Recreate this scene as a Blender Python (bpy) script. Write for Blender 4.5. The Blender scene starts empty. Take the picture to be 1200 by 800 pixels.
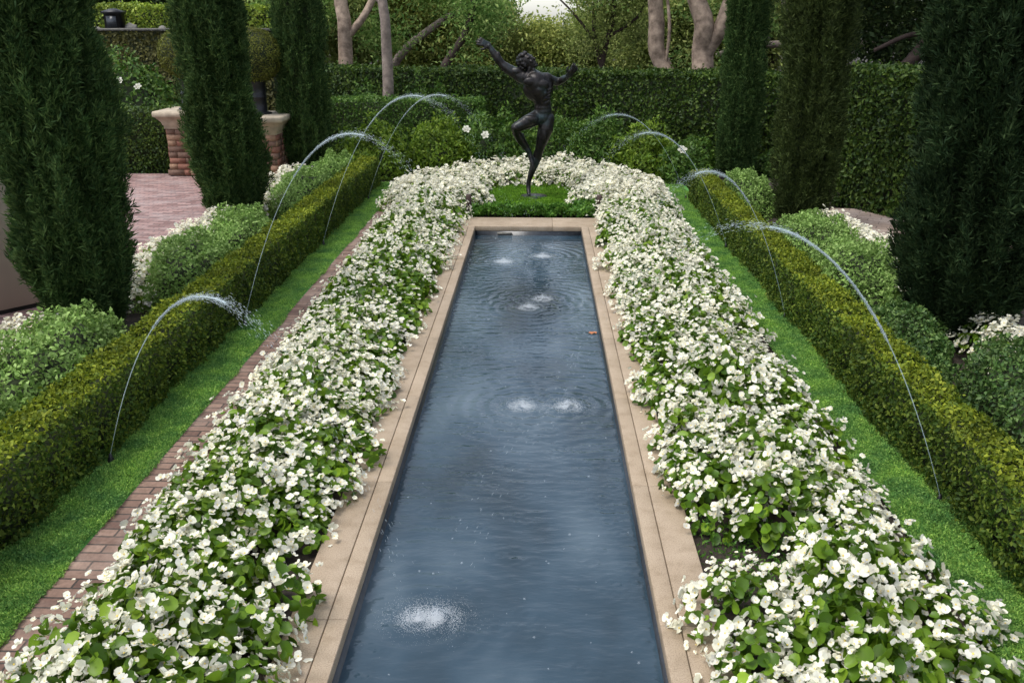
import bpy, bmesh, math, random
import numpy as np
from mathutils import Vector, Matrix, noise as mnoise
R = math.radians
S = bpy.context.scene
C = S.collection

# ------------------------------------------------------------------ camera
cam = bpy.data.cameras.new('camera'); co = bpy.data.objects.new('camera', cam); C.objects.link(co)
cam.lens = 31.5; cam.sensor_width = 36; cam.clip_end = 2000; cam.clip_start = 0.05
co.location = (0, 0, 2.4)
co.rotation_euler = (R(90 - 19.557), 0, R(1.748))
S.camera = co

# ------------------------------------------------------------------ light
EXPOSURE = .68
w = bpy.data.worlds.new('World'); S.world = w; w.use_nodes = True
nt = w.node_tree; bg = nt.nodes['Background']
sky = nt.nodes.new('ShaderNodeTexSky'); sky.sky_type = 'NISHITA'; sky.sun_disc = False
SUN_EL, SUN_AZ = 66, -115            # degrees; azimuth from +Y towards +X
sky.sun_elevation = R(SUN_EL); sky.sun_rotation = R(SUN_AZ)
sky.air_density = 1.0; sky.dust_density = 1.5; sky.ozone_density = 1.0
hs_ = nt.nodes.new('ShaderNodeHueSaturation'); hs_.inputs['Saturation'].default_value = .45; hs_.inputs['Value'].default_value = 1.35      # thin overcast
nt.links.new(sky.outputs[0], hs_.inputs['Color']); nt.links.new(hs_.outputs[0], bg.inputs[0]); bg.inputs[1].default_value = 0.15
sl = bpy.data.lights.new('sun', 'SUN'); sl.energy = 1.6; sl.angle = R(28); sl.color = (1, .96, .9)
so = bpy.data.objects.new('sun', sl); C.objects.link(so)
dv = Vector((math.sin(R(SUN_AZ)) * math.cos(R(SUN_EL)), math.cos(R(SUN_AZ)) * math.cos(R(SUN_EL)), math.sin(R(SUN_EL))))
so.rotation_euler = dv.to_track_quat('Z', 'Y').to_euler()
S.view_settings.view_transform = 'Standard'; S.view_settings.look = 'None'
S.view_settings.exposure = EXPOSURE; S.view_settings.gamma = 1

rng = np.random.default_rng(7)
random.seed(7)

# ------------------------------------------------------------------ object helpers
def tag(o, label=None, cat=None, group=None, kind=None):
    if label: o['label'] = label
    if cat: o['category'] = cat
    if group: o['group'] = group
    if kind: o['kind'] = kind
    return o

def empty(name, loc, rz=0, scale=1.0):
    o = bpy.data.objects.new(name, None); C.objects.link(o)
    o.location = loc; o.rotation_euler = (0, 0, rz); o.empty_display_size = .1
    o.scale = (scale,) * 3 if not isinstance(scale, (tuple, list)) else scale
    return o

def link(name, me, parent=None):
    o = bpy.data.objects.new(name, me); C.objects.link(o)
    if parent is not None: o.parent = parent
    return o

def copy_tree(o, parent=None):
    c = o.copy(); C.objects.link(c)
    if parent is not None: c.parent = parent
    for ch in list(o.children): copy_tree(ch, c)
    return c

class MB:
    """collects numpy vertex / face arrays, builds ONE mesh"""
    def __init__(s): s.V = []; s.F = []; s.n = 0
    def add(s, V, F, mat=0):
        V = np.asarray(V, float).reshape(-1, 3); F = np.asarray(F, int)
        s.V.append(V); s.F.append((F + s.n, mat)); s.n += len(V)
    def build(s, name, mats, parent=None, smooth=False):
        me = bpy.data.meshes.new(name)
        V = np.concatenate(s.V)
        me.vertices.add(len(V)); me.vertices.foreach_set('co', V.ravel())
        tot = sum(f.size for f, m in s.F); npol = sum(len(f) for f, m in s.F)
        me.loops.add(tot); me.polygons.add(npol)
        me.loops.foreach_set('vertex_index', np.concatenate([f.ravel() for f, m in s.F]))
        ls = []; mi = []; off = 0
        for f, m in s.F:
            k = f.shape[1]; ls.append(off + np.arange(len(f)) * k); off += f.size; mi.append(np.full(len(f), m))
        me.polygons.foreach_set('loop_start', np.concatenate(ls).astype(np.int32))
        me.polygons.foreach_set('material_index', np.concatenate(mi).astype(np.int32))
        if smooth: me.polygons.foreach_set('use_smooth', np.ones(npol, bool))
        if not isinstance(mats, (list, tuple)): mats = [mats]
        for m in mats: me.materials.append(m)
        me.update(calc_edges=True); me.validate()
        return link(name, me, parent)
    # shapes
    def box(s, x0, x1, y0, y1, z0, z1, mat=0, M=None):
        V = np.array([(x, y, z) for z in (z0, z1) for y in (y0, y1) for x in (x0, x1)], float)
        if M is not None: V = V @ np.array(M.to_3x3()).T + np.array(M.translation)
        s.add(V, [(0, 2, 3, 1), (4, 5, 7, 6), (0, 1, 5, 4), (2, 6, 7, 3), (0, 4, 6, 2), (1, 3, 7, 5)], mat)
    def tube(s, P, r, n=10, mat=0, wob=0.0, cap=True):
        P = np.asarray(P, float); m = len(P); r = np.broadcast_to(np.asarray(r, float), (m,))
        T = np.gradient(P, axis=0); T /= np.linalg.norm(T, axis=1)[:, None] + 1e-9
        a = np.array([0.31, .95, .02]) if abs(T[0][2]) > .5 else np.array([0, 0, 1.])
        V = []
        for i in range(m):
            u = np.cross(T[i], a); u /= np.linalg.norm(u); v = np.cross(T[i], u)
            for k in range(n):
                t = 2 * math.pi * k / n
                rr = r[i] * (1 + wob * (math.sin(3 * t + i * .7) * .5 + math.sin(5 * t - i * .4 + 1) * .5))
                V.append(P[i] + rr * (math.cos(t) * u + math.sin(t) * v))
        F = [(i * n + k, i * n + (k + 1) % n, (i + 1) * n + (k + 1) % n, (i + 1) * n + k) for i in range(m - 1) for k in range(n)]
        s.add(V, F, mat)
        if cap:
            for i, rev in ((0, 0), (m - 1, 1)):
                ring = V[i * n:(i + 1) * n]
                s.add(ring, [tuple(range(n))[::-1] if not rev else tuple(range(n))], mat)
    def lathe(s, prof, n=24, mat=0, c=(0, 0, 0)):
        V = [(c[0] + r * math.cos(2 * math.pi * k / n), c[1] + r * math.sin(2 * math.pi * k / n), c[2] + z) for r, z in prof for k in range(n)]
        F = [(i * n + k, i * n + (k + 1) % n, (i + 1) * n + (k + 1) % n, (i + 1) * n + k) for i in range(len(prof) - 1) for k in range(n)]
        s.add(V, F, mat)
    def frustum(s, cx, cy, levels, mat=0, M=None):
        """square section levels [(half, z)]"""
        V = []
        for h, z in levels:
            for sx, sy in ((-1, -1), (1, -1), (1, 1), (-1, 1)): V.append((cx + sx * h, cy + sy * h, z))
        V = np.array(V, float)
        if M is not None: V = V @ np.array(M.to_3x3()).T + np.array(M.translation)
        n = len(levels)
        F = [(i * 4 + k, i * 4 + (k + 1) % 4, (i + 1) * 4 + (k + 1) % 4, (i + 1) * 4 + k) for i in range(n - 1) for k in range(4)]
        F += [(3, 2, 1, 0), tuple((n - 1) * 4 + k for k in range(4))]
        s.add(V, F, mat)

def unit(v): return v / (np.linalg.norm(v, axis=-1, keepdims=True) + 1e-9)

_lat = np.random.default_rng(99).random((32, 32, 32))
def vn(P, f=1.0, off=0.0):
    """value noise 0..1 at points P (n,3)"""
    Q = np.asarray(P) * f + off; i = np.floor(Q).astype(int); t = Q - i; t = t * t * (3 - 2 * t)
    g = lambda a, b, c: _lat[(i[:, 0] + a) % 32, (i[:, 1] + b) % 32, (i[:, 2] + c) % 32]
    x, y, z = t[:, 0], t[:, 1], t[:, 2]
    l = lambda a, b, t: a + (b - a) * t
    return l(l(l(g(0, 0, 0), g(1, 0, 0), x), l(g(0, 1, 0), g(1, 1, 0), x), y), l(l(g(0, 0, 1), g(1, 0, 1), x), l(g(0, 1, 1), g(1, 1, 1), x), y), z)

def leaf_quads(mb, P, N, L, W, tilt=.6, up=.2, fold=.18, mat=0, r=rng, Lj=.35):
    """folded rhombic leaves"""
    n = len(P)
    n1 = unit(N + tilt * r.normal(size=(n, 3)))
    d = unit(np.cross(n1, r.normal(size=(n, 3)))); d = unit(d + up * np.array([0, 0, 1.]))
    s = unit(np.cross(n1, d)); n1 = np.cross(d, s)
    Ls = L * (1 + Lj * (r.random(n) * 2 - 1))[:, None]; Ws = W * (Ls / L) * .5
    V = np.stack([P, P + d * Ls * .48 + s * Ws + n1 * Ws * fold * 2, P + d * Ls - n1 * Ls * .1, P + d * Ls * .48 - s * Ws + n1 * Ws * fold * 2], 1).reshape(-1, 3)
    b = np.arange(n)[:, None] * 4
    F = np.concatenate([b + np.array([[0, 1, 2]]), b + np.array([[0, 2, 3]])])
    mb.add(V, F, mat)

# ------------------------------------------------------------------ materials
def newmat(name):
    m = bpy.data.materials.new(name); m.use_nodes = True
    t = m.node_tree; return m, t, t.nodes['Principled BSDF'], t.nodes['Material Output']
def N_(t, typ, **kw):
    n = t.nodes.new(typ)
    for k, v in kw.items():
        if k in n.inputs.keys() if isinstance(k, str) else False: n.inputs[k].default_value = v
        else: setattr(n, k, v)
    return n
def ramp(t, fac, stops):
    n = t.nodes.new('ShaderNodeValToRGB'); t.links.new(fac, n.inputs[0])
    e = n.color_ramp.elements
    while len(e) < len(stops): e.new(.5)
    for x, (p, c) in zip(e, stops): x.position = p; x.color = (*c, 1)
    return n.outputs[0]
def mixc(t, fac, a, b, blend='MIX'):
    n = t.nodes.new('ShaderNodeMix'); n.data_type = 'RGBA'; n.blend_type = blend
    for sock, v in ((n.inputs[0], fac), (n.inputs[6], a), (n.inputs[7], b)):
        if hasattr(v, 'is_linked'): t.links.new(v, sock)
        elif isinstance(v, tuple): sock.default_value = (*v, 1)
        else: sock.default_value = v
    return n.outputs[2]
def noisef(t, scale, detail=3, rough=.55, stretch=None, coord='Object'):
    tc = t.nodes.new('ShaderNodeTexCoord'); n = t.nodes.new('ShaderNodeTexNoise')
    n.inputs['Scale'].default_value = scale; n.inputs['Detail'].default_value = detail; n.inputs['Roughness'].default_value = rough
    if stretch:
        mp = t.nodes.new('ShaderNodeMapping'); mp.inputs['Scale'].default_value = stretch
        t.links.new(tc.outputs[coord], mp.inputs[0]); t.links.new(mp.outputs[0], n.inputs[0])
    else: t.links.new(tc.outputs[coord], n.inputs[0])
    return n.outputs[0]
def bump(t, h, strength, dist, bs):
    b = t.nodes.new('ShaderNodeBump'); b.inputs['Strength'].default_value = strength; b.inputs['Distance'].default_value = dist
    t.links.new(h, b.inputs['Height']); t.links.new(b.outputs[0], bs.inputs['Normal']); return b

def leafmat(name, dark, mid, light, rough=.5, trans=.25, nscale=2.0, spec=.35, extra=None, lo=(.62, .62, .62), hi=(1.25, 1.25, 1.15)):
    m, t, bs, out = newmat(name)
    geo = t.nodes.new('ShaderNodeNewGeometry'); rp = geo.outputs['Random Per Island']
    c = ramp(t, rp, [(0, dark), (.5, mid), (1, light)])
    if extra: c = mixc(t, ramp(t, rp, [(extra[0], (0, 0, 0)), (extra[0] + .01, (1, 1, 1))]), c, extra[1])
    nz = noisef(t, nscale, 3)
    f = ramp(t, nz, [(.3, lo), (.7, hi)])
    c = mixc(t, 1.0, c, f, 'MULTIPLY')
    t.links.new(c, bs.inputs['Base Color']); bs.inputs['Roughness'].default_value = rough
    bs.inputs['Specular IOR Level'].default_value = spec
    if trans > 0:
        tr = t.nodes.new('ShaderNodeBsdfTranslucent'); mx = t.nodes.new('ShaderNodeMixShader'); mx.inputs[0].default_value = trans
        t.links.new(c, tr.inputs[0]); t.links.new(bs.outputs[0], mx.inputs[1]); t.links.new(tr.outputs[0], mx.inputs[2]); t.links.new(mx.outputs[0], out.inputs[0])
    return m
def plain(name, col, rough=.6, metal=0, var=.15, scale=12, spec=.5, bmp=0, col2=None):
    m, t, bs, out = newmat(name)
    nz = noisef(t, scale, 5, .6)
    a = tuple(x * (1 - var) for x in col); b = tuple(min(1, x * (1 + var)) for x in (col2 or col))
    t.links.new(ramp(t, nz, [(.3, a), (.7, b)]), bs.inputs['Base Color'])
    bs.inputs['Roughness'].default_value = rough; bs.inputs['Metallic'].default_value = metal
    bs.inputs['Specular IOR Level'].default_value = spec
    if bmp: bump(t, nz, bmp, .01, bs)
    return m

M = {}
M['box'] = leafmat('boxwood_leaf', (.025, .058, .008), (.065, .112, .014), (.17, .22, .028), .6, .3, 2.2, .2)
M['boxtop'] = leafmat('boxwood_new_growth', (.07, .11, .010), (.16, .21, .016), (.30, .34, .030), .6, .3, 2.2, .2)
M['core'] = plain('inner_twigs', (.022, .032, .010), .9, var=.4)
M['cyp'] = leafmat('cypress_spray', (.020, .050, .014), (.045, .092, .026), (.11, .17, .05), .7, .25, 3.5, .15)
M['cyp_brown'] = leafmat('cypress_spray_brown', (.026, .040, .012), (.046, .070, .018), (.09, .12, .034), .7, .25, 3.5, .15)
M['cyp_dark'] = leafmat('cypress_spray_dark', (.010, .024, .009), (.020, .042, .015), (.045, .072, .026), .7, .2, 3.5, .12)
M['beg'] = leafmat('begonia_leaf', (.050, .115, .008), (.115, .225, .014), (.26, .40, .035), .4, .35, 6, .35)
M['petal'] = leafmat('white_petal', (.76, .73, .60), (.85, .83, .73), (.92, .90, .82), .6, .35, 9, .1)
M['stamen'] = plain('yellow_stamen', (.70, .52, .10), .6, var=.1)
M['lime'] = leafmat('pale_green_leaf', (0.12, 0.22, 0.045), (0.22, 0.36, 0.085), (0.38, 0.54, 0.17), .55, .3, 5, .25)
M['laurel'] = leafmat('laurel_leaf', (0.02, 0.048, 0.008), (0.045, 0.09, 0.012), (0.12, 0.18, 0.03), .5, .25, 1.5, .25)
M['mid'] = leafmat('bush_leaf', (0.07, 0.14, 0.014), (0.15, 0.25, 0.022), (0.28, 0.39, 0.045), .5, .35, 2.2, .3)
M['nearshrub'] = leafmat('near_shrub_leaf', (.03, .075, .018), (.065, .135, .028), (.16, .25, .07), .5, .25, 3, .3)
M['shrubdark'] = leafmat('dark_bush_leaf', (0.04, 0.1, 0.014), (0.075, 0.16, 0.022), (0.16, 0.26, 0.045), .5, .3, 2.2, .3)
M['olive'] = leafmat('olive_leaf', (.17, .23, .055), (.34, .40, .10), (.58, .60, .18), .6, .4, .8, .2)
M['woods'] = leafmat('woodland_leaf', (.13, .18, .05), (.26, .33, .09), (.46, .50, .17), .6, .4, .8, .2)
M['gum'] = leafmat('gum_leaf', (.10, .20, .045), (.20, .34, .08), (.40, .50, .16), .6, .4, .8, .2)
M['darkw'] = leafmat('dark_canopy_leaf', (0.02, 0.04, 0.014), (0.035, 0.065, 0.02), (0.07, 0.1, 0.03), .6, .25, .8, .15)
M['brownhedge'] = leafmat('ivy_leaf', (0.06, 0.06, 0.015), (0.1, 0.095, 0.022), (0.15, 0.14, 0.035), .6, .15, 1.2)
M['yellowhedge'] = leafmat('bright_hedge_leaf', (.10, .17, .02), (.22, .31, .03), (.38, .45, .06), .5, .3, 1.2)
M['ball'] = leafmat('topiary_leaf', (0.07, 0.085, 0.016), (0.13, 0.15, 0.025), (0.22, 0.23, 0.05), .6, .3, 4, .2)
M['moss'] = leafmat('ground_cover_leaf', (.09, .21, .055), (.19, .39, .10), (.38, .58, .16), .85, .4, 4.5, .06, lo=(.50, .62, .72), hi=(1.45, 1.30, .95))
M['lawn'] = leafmat('lawn_blade', (0.08, 0.19, 0.02), (0.15, 0.32, 0.03), (0.26, 0.44, 0.05), .7, .4, 3.0, .1)
M['ivyfront'] = leafmat('low_leaf', (0.045, 0.13, 0.015), (0.09, 0.22, 0.028), (0.17, 0.32, 0.05), .5, .3, 6, .3)
M['bark'] = plain('bark_pink', (.17, .115, .08), .8, var=.4, scale=6, bmp=.9, col2=(.32, .24, .18))
M['bark_grey'] = plain('bark_grey', (.16, .12, .10), .85, var=.3, scale=9, bmp=.6, col2=(.24, .19, .16))
M['bark_dark'] = plain('bark_dark', (.05, .032, .026), .9, var=.4, scale=9, bmp=.6)
M['soil'] = plain('soil', (.030, .022, .015), .95, var=.6, scale=30, bmp=1.0)
M['iron'] = plain('black_iron', (.012, .012, .014), .45, .3, var=.3)
M['mossbase'] = plain('moss_base', (.06, .19, .032), .95, var=.35, scale=14)
M['wallmat'] = plain('taupe_plaster', (.60, .51, .42), .9, var=.06, scale=3, bmp=.1)
M['dark'] = plain('dark_band', (.02, .016, .014), .9)
M['slate'] = plain('rock', (.16, .15, .13), .9, var=.3, bmp=.5)
M['leaforange'] = plain('fallen_leaf', (.45, .16, .06), .6)

# limestone coping
m, t, bs, out = newmat('coping_stone'); M['stone'] = m
a = noisef(t, 3, 4); b = noisef(t, 160, 3, .7); c3 = noisef(t, 12, 5)
c = ramp(t, a, [(.3, (.33, .255, .175)), (.7, (.41, .325, .235))])
c = mixc(t, 1.0, c, ramp(t, b, [(.32, (.60, .57, .54)), (.55, (1.02, 1.02, 1.02))]), 'MULTIPLY')
c = mixc(t, 1.0, c, ramp(t, c3, [(.25, (.80, .78, .74)), (.5, (1, 1, 1))]), 'MULTIPLY')
c4 = noisef(t, 1.1, 6, .7)
c = mixc(t, 1.0, c, ramp(t, c4, [(.30, (.82, .80, .76)), (.6, (1.04, 1.04, 1.04))]), 'MULTIPLY')
t.links.new(c, bs.inputs['Base Color']); bs.inputs['Roughness'].default_value = .75
bump(t, b, .25, .003, bs)
M['capstone'] = plain('pier_capstone', (.36, .30, .22), .85, var=.25, scale=9, bmp=.4)

def brickmat(name, scale, bw, bh, c1, c2, mortar, rot=0, msize=.012, coord='Object', gray=(.45, .40, .38), grayamt=.5, bmp=.6, swap=None):
    m, t, bs, out = newmat(name)
    tc = t.nodes.new('ShaderNodeTexCoord'); mp = t.nodes.new('ShaderNodeMapping'); mp.inputs['Rotation'].default_value = swap or (0, 0, rot)
    t.links.new(tc.outputs[coord], mp.inputs[0])
    br = t.nodes.new('ShaderNodeTexBrick'); t.links.new(mp.outputs[0], br.inputs[0])
    br.inputs['Scale'].default_value = scale; br.inputs['Brick Width'].default_value = bw; br.inputs['Row Height'].default_value = bh
    br.inputs['Mortar Size'].default_value = msize; br.inputs['Mortar Smooth'].default_value = .3; br.inputs['Bias'].default_value = 0
    br.inputs['Color1'].default_value = (*c1, 1); br.inputs['Color2'].default_value = (*c2, 1); br.inputs['Mortar'].default_value = (*mortar, 1)
    n1 = noisef(t, 2.2, 5, .65); n2 = noisef(t, 40, 4, .7)
    c = mixc(t, ramp(t, n1, [(.45, (0, 0, 0)), (.75, (grayamt,) * 3)]), br.outputs[0], gray)
    c = mixc(t, 1., c, ramp(t, n2, [(.3, (.7, .7, .7)), (.7, (1.15, 1.15, 1.15))]), 'MULTIPLY')
    t.links.new(c, bs.inputs['Base Color']); bs.inputs['Roughness'].default_value = .8
    inv = t.nodes.new('ShaderNodeMath'); inv.operation = 'SUBTRACT'; inv.inputs[0].default_value = 1; t.links.new(br.outputs[1], inv.inputs[1])
    bump(t, inv.outputs[0], bmp, .01, bs)
    return m
M['patio'] = brickmat('patio_brick', 1, .21, .07, (.17, .085, .075), (.40, .25, .22), (.09, .07, .065), rot=R(4), msize=.007)
M['pathbrick'] = brickmat('path_brick', 1, .42, .072, (.12, .065, .048), (.26, .165, .12), (.04, .03, .024), msize=.006, gray=(.38, .30, .25))
M['paver'] = brickmat('garden_path_stone', 1, .3, .15, (.32, .24, .19), (.42, .32, .26), (.15, .11, .09), rot=R(25), msize=.006)
M['pierbrick'] = plain('pier_brick_body', (.20, .10, .065), .85, var=.3, scale=25, bmp=.5)
PIER_BR = [plain('pier_brick_%s' % k, c, .85, var=.2, scale=20, bmp=.6) for k, c in (('red', (.20, .085, .055)), ('tan', (.27, .16, .10)), ('umber', (.14, .08, .055)))]
# bronze
m, t, bs, out = newmat('bronze'); M['bronze'] = m
a = noisef(t, 5, 5)
t.links.new(ramp(t, a, [(.35, (.011, .010, .011)), (.5, (.023, .020, .019)), (.80, (.036, .064, .070))]), bs.inputs['Base Color'])
bs.inputs['Metallic'].default_value = .65; bs.inputs['Roughness'].default_value = .38
bump(t, noisef(t, 26, 4), .25, .01, bs)
# water in the pool
m, t, bs, out = newmat('pool_water'); M['water'] = m
a = noisef(t, 1.5, 3, .5, (1, .45, 1)); 
t.links.new(ramp(t, a, [(.3, (.008, .018, .024)), (.50, (.027, .051, .072)), (.72, (.080, .115, .142))]), bs.inputs['Base Color'])
bs.inputs['Roughness'].default_value = .09; bs.inputs['IOR'].default_value = 1.42; bs.inputs['Specular IOR Level'].default_value = .5
bump(t, noisef(t, 8, 3, .5, (.7, 1.8, 1)), .45, .02, bs)
M['tile'] = plain('pool_tile', (.018, .022, .028), .3, var=.4, scale=30)
# water in the air
def clearmat(name, alpha, col=(.85, .93, .97), em=0):
    m, t, bs, out = newmat(name)
    bs.inputs['Base Color'].default_value = (*col, 1); bs.inputs['Roughness'].default_value = .15; bs.inputs['Alpha'].default_value = alpha
    bs.inputs['IOR'].default_value = 1.33
    return m
M['stream'] = clearmat('water_stream', .34, (.70, .82, .86))
M['drop'] = clearmat('water_drop', .17, (.75, .85, .9))
M['foam'] = clearmat('water_foam', .30, (.9, .95, .98))
M['bubble'] = clearmat('water_bubble', .14, (.75, .85, .92))
m, t, bs, out = newmat('pathlight_glow'); bs.inputs['Emission Color'].default_value = (1, .62, .3, 1); bs.inputs['Emission Strength'].default_value = 1.5; M['glow'] = m

# ------------------------------------------------------------------ setting
PX0, PX1, PY0, PY1 = -.80, .53, 1.0, 11.05       # pool opening
CX0, CX1, CY0, CY1 = -1.05, .78, .75, 11.60      # coping outer edge
mb = MB()
xs = [-400, CX0 + .01, CX1 - .01, 400]; ys = [-100, CY0 + .01, CY1 - .01, 700]
V = [(x, y, -.05) for y in ys for x in xs]
mb.add(V, [(j * 4 + i, j * 4 + i + 1, (j + 1) * 4 + i + 1, (j + 1) * 4 + i) for j in range(3) for i in range(3) if not (i == 1 and j == 1)])
tag(mb.build('ground', M['soil']), 'dark bare soil under the planting beds', 'ground', kind='structure')

def sheet(name, poly, z, mat, label, cat):
    mb = MB(); n = len(poly)
    mb.add([(x, y, z) for x, y in poly], [tuple(range(n))])
    return tag(mb.build(name, mat), label, cat, kind='structure')
sheet('patio', [(-14, 3), (-4.0, 3), (-3.98, 9), (-4.0, 13.2), (-4.3, 15.1), (-14, 15.1)], -.012, M['patio'], 'pinkish red brick patio left of the cypresses', 'patio')
sheet('brick_edging', [(-2.2, 1.2), (-1.86, 1.2), (-1.86, 13.3), (-2.2, 13.3)], -.008, M['pathbrick'], 'narrow strip of worn brown bricks beside the left flower bed', 'edging')
sheet('garden_path', [(3.7, 12.4), (4.4, 12.4), (4.55, 12.2), (5.2, 10.6), (6.6, 8.8), (9, 7), (9, 6), (6, 7.6), (4.5, 9.4), (3.8, 11), (3.6, 12.4)], -.010, M['paver'], 'pale pinkish stone path curving past the right hedge', 'path')
sheet('lawn_base', [(-2.62, 1.2), (-2.2, 1.2), (-2.2, 14.3), (-2.62, 14.3)], -.012, M['mossbase'], 'green matted base under the left ground cover strip', 'ground')
sheet('lawn_base', [(1.86, 1.2), (2.3, 1.2), (2.3, 14.2), (1.86, 14.2)], -.012, M['mossbase'], 'green matted base under the right ground cover strip', 'ground')
n = 28
sheet('lawn_base', [(-.13 + .75 * math.cos(2 * math.pi * k / n), 13.1 + 1.05 * math.sin(2 * math.pi * k / n)) for k in range(n)], -.012, M['mossbase'], 'round green lawn base under the statue', 'ground')

# terrace behind the ivy wall
mb = MB(); mb.box(-22, -5.75, 20.25, 22.3, -.05, 2.22); tag(mb.build('terrace_ground', M['soil']), 'raised soil terrace above the ivy wall', 'terrain', kind='structure')

# ---- pool: coping stones, inner walls
pool = empty('pool_basin', (0, 0, 0)); tag(pool, 'long rectangular basin edged with pale tan stone slabs, filled with dark blue water', 'pool')
def coping_side(name, x0, x1, y0, y1, alongy, inner):
    """outer slabs and a narrow inner nosing, with open joints"""
    mb = MB(); g = .003
    L0, L1 = (y0, y1) if alongy else (x0, x1)
    k = L0
    while k < L1 - .01:
        e = min(k + 1.22, L1)
        if L1 - e < .5: e = L1
        a, b = (x0, x1) if alongy else (y0, y1)
        wi = .085
        segs = [(a, b - wi - g), (b - wi + g * .2, b)] if inner > 0 else [(a, a + wi - g * .2), (a + wi + g, b)]
        for si, (p, q) in enumerate(segs):
            ztop = 0.0
            if alongy: mb.box(p, q, k + g * .4, e - g * .4, -.06, ztop)
            else: mb.box(k + g * .4, e - g * .4, p, q, -.06, ztop)
        k = e
    o = mb.build(name, M['stone'], pool)
    bv = o.modifiers.new('bevel', 'BEVEL'); bv.width = .005; bv.segments = 2; bv.limit_method = 'ANGLE'
    return o
coping_side('coping', CX0, PX0, CY0, PY1, True, 1)
coping_side('coping', PX1, CX1, CY0, PY1, True, -1)
coping_side('coping', CX0, CX1, PY1 + .004, CY1, False, -1)
coping_side('coping', CX0, CX1, .45, CY0 - .004, False, 1)
mb = MB()
e_ = .006
mb.box(PX0 - .08, PX0 + e_, PY0 - .1, PY1 + .08, -.5, -.062); mb.box(PX1 - e_, PX1 + .08, PY0 - .1, PY1 + .08, -.5, -.062)
mb.box(PX0 + e_, PX1 - e_, PY1 - e_, PY1 + .08, -.5, -.062)
mb.build('inner_wall', M['tile'], pool)
mb = MB(); mb.box(-.52, -.34, PY1 - .016, PY1 - .008, -.10, -.075); mb.box(-.50, -.36, PY1 - .019, PY1 - .0165, -.094, -.088)
mb.build('skimmer_slot', M['slate'], pool)

# ---- water surface with real ripples
SPL = [(-.52, 3.35), (.21, 5.74), (-.10, 5.73), (.04, 8.30), (-.09, 8.02), (-.39, 9.73), (.05, 9.99)]
WZ = -.115
nx, ny = 112, 840
X, Y = np.meshgrid(np.linspace(PX0, PX1, nx), np.linspace(PY0, PY1 - .004, ny))
P = np.stack([X.ravel(), Y.ravel(), np.zeros(X.size)], 1)
h = .0036 * (vn(P * (2.4, 8, 1)) - .5) + .0022 * (vn(P * (8, 24, 1), 1, 5) - .5) + .0030 * (vn(P, 1.4, 9) - .5)
for sx, sy in SPL:
    d = np.hypot(P[:, 0] - sx, P[:, 1] - sy); h += .0030 * np.sin(d * 62) * np.exp(-d / .40) * (1 - np.exp(-d / .05))
r2 = np.random.default_rng(3)
for k in range(150):
    sx, sy = r2.uniform(PX0, PX1), r2.uniform(2.5, PY1); d = np.hypot(P[:, 0] - sx, P[:, 1] - sy); q = d < .16
    h[q] += .0026 * np.sin(d[q] * 150 + r2.uniform(0, 6)) * np.exp(-d[q] / .045)
P[:, 2] = WZ + h
idx = np.arange(nx * ny).reshape(ny, nx)
F = np.stack([idx[:-1, :-1], idx[:-1, 1:], idx[1:, 1:], idx[1:, :-1]], -1).reshape(-1, 4)
mb = MB(); mb.add(P, F); tag(mb.build('water', M['water'], smooth=True), 'dark slate blue rippled pool water', 'water', kind='structure')

# bubbles and rain-like droplets scattered on the water
mb = MB()
prof = [(1, 0), (.85, .5), (.45, .85), (.0, 1)]
for k in range(150):
    x, y = r2.uniform(PX0 + .03, PX1 - .03), 2.6 + 8.3 * r2.random() ** .9
    rr = r2.uniform(.003, .008)
    mb.lathe([(a * rr, b * rr) for a, b in prof], 8, 0, (x, y, WZ + .0005))
tag(mb.build('water_bubbles', M['bubble'], smooth=True), 'small clear bubbles floating all over the pool water', 'bubbles', kind='stuff')

# ------------------------------------------------------------------ plants
def core_box(mb, x0, x1, y0, y1, z0, z1, ins, Mx=None, mat=0): mb.box(x0 + ins, x1 - ins, y0 + ins, y1 - ins, z0, z1 - ins, mat, Mx)

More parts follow.
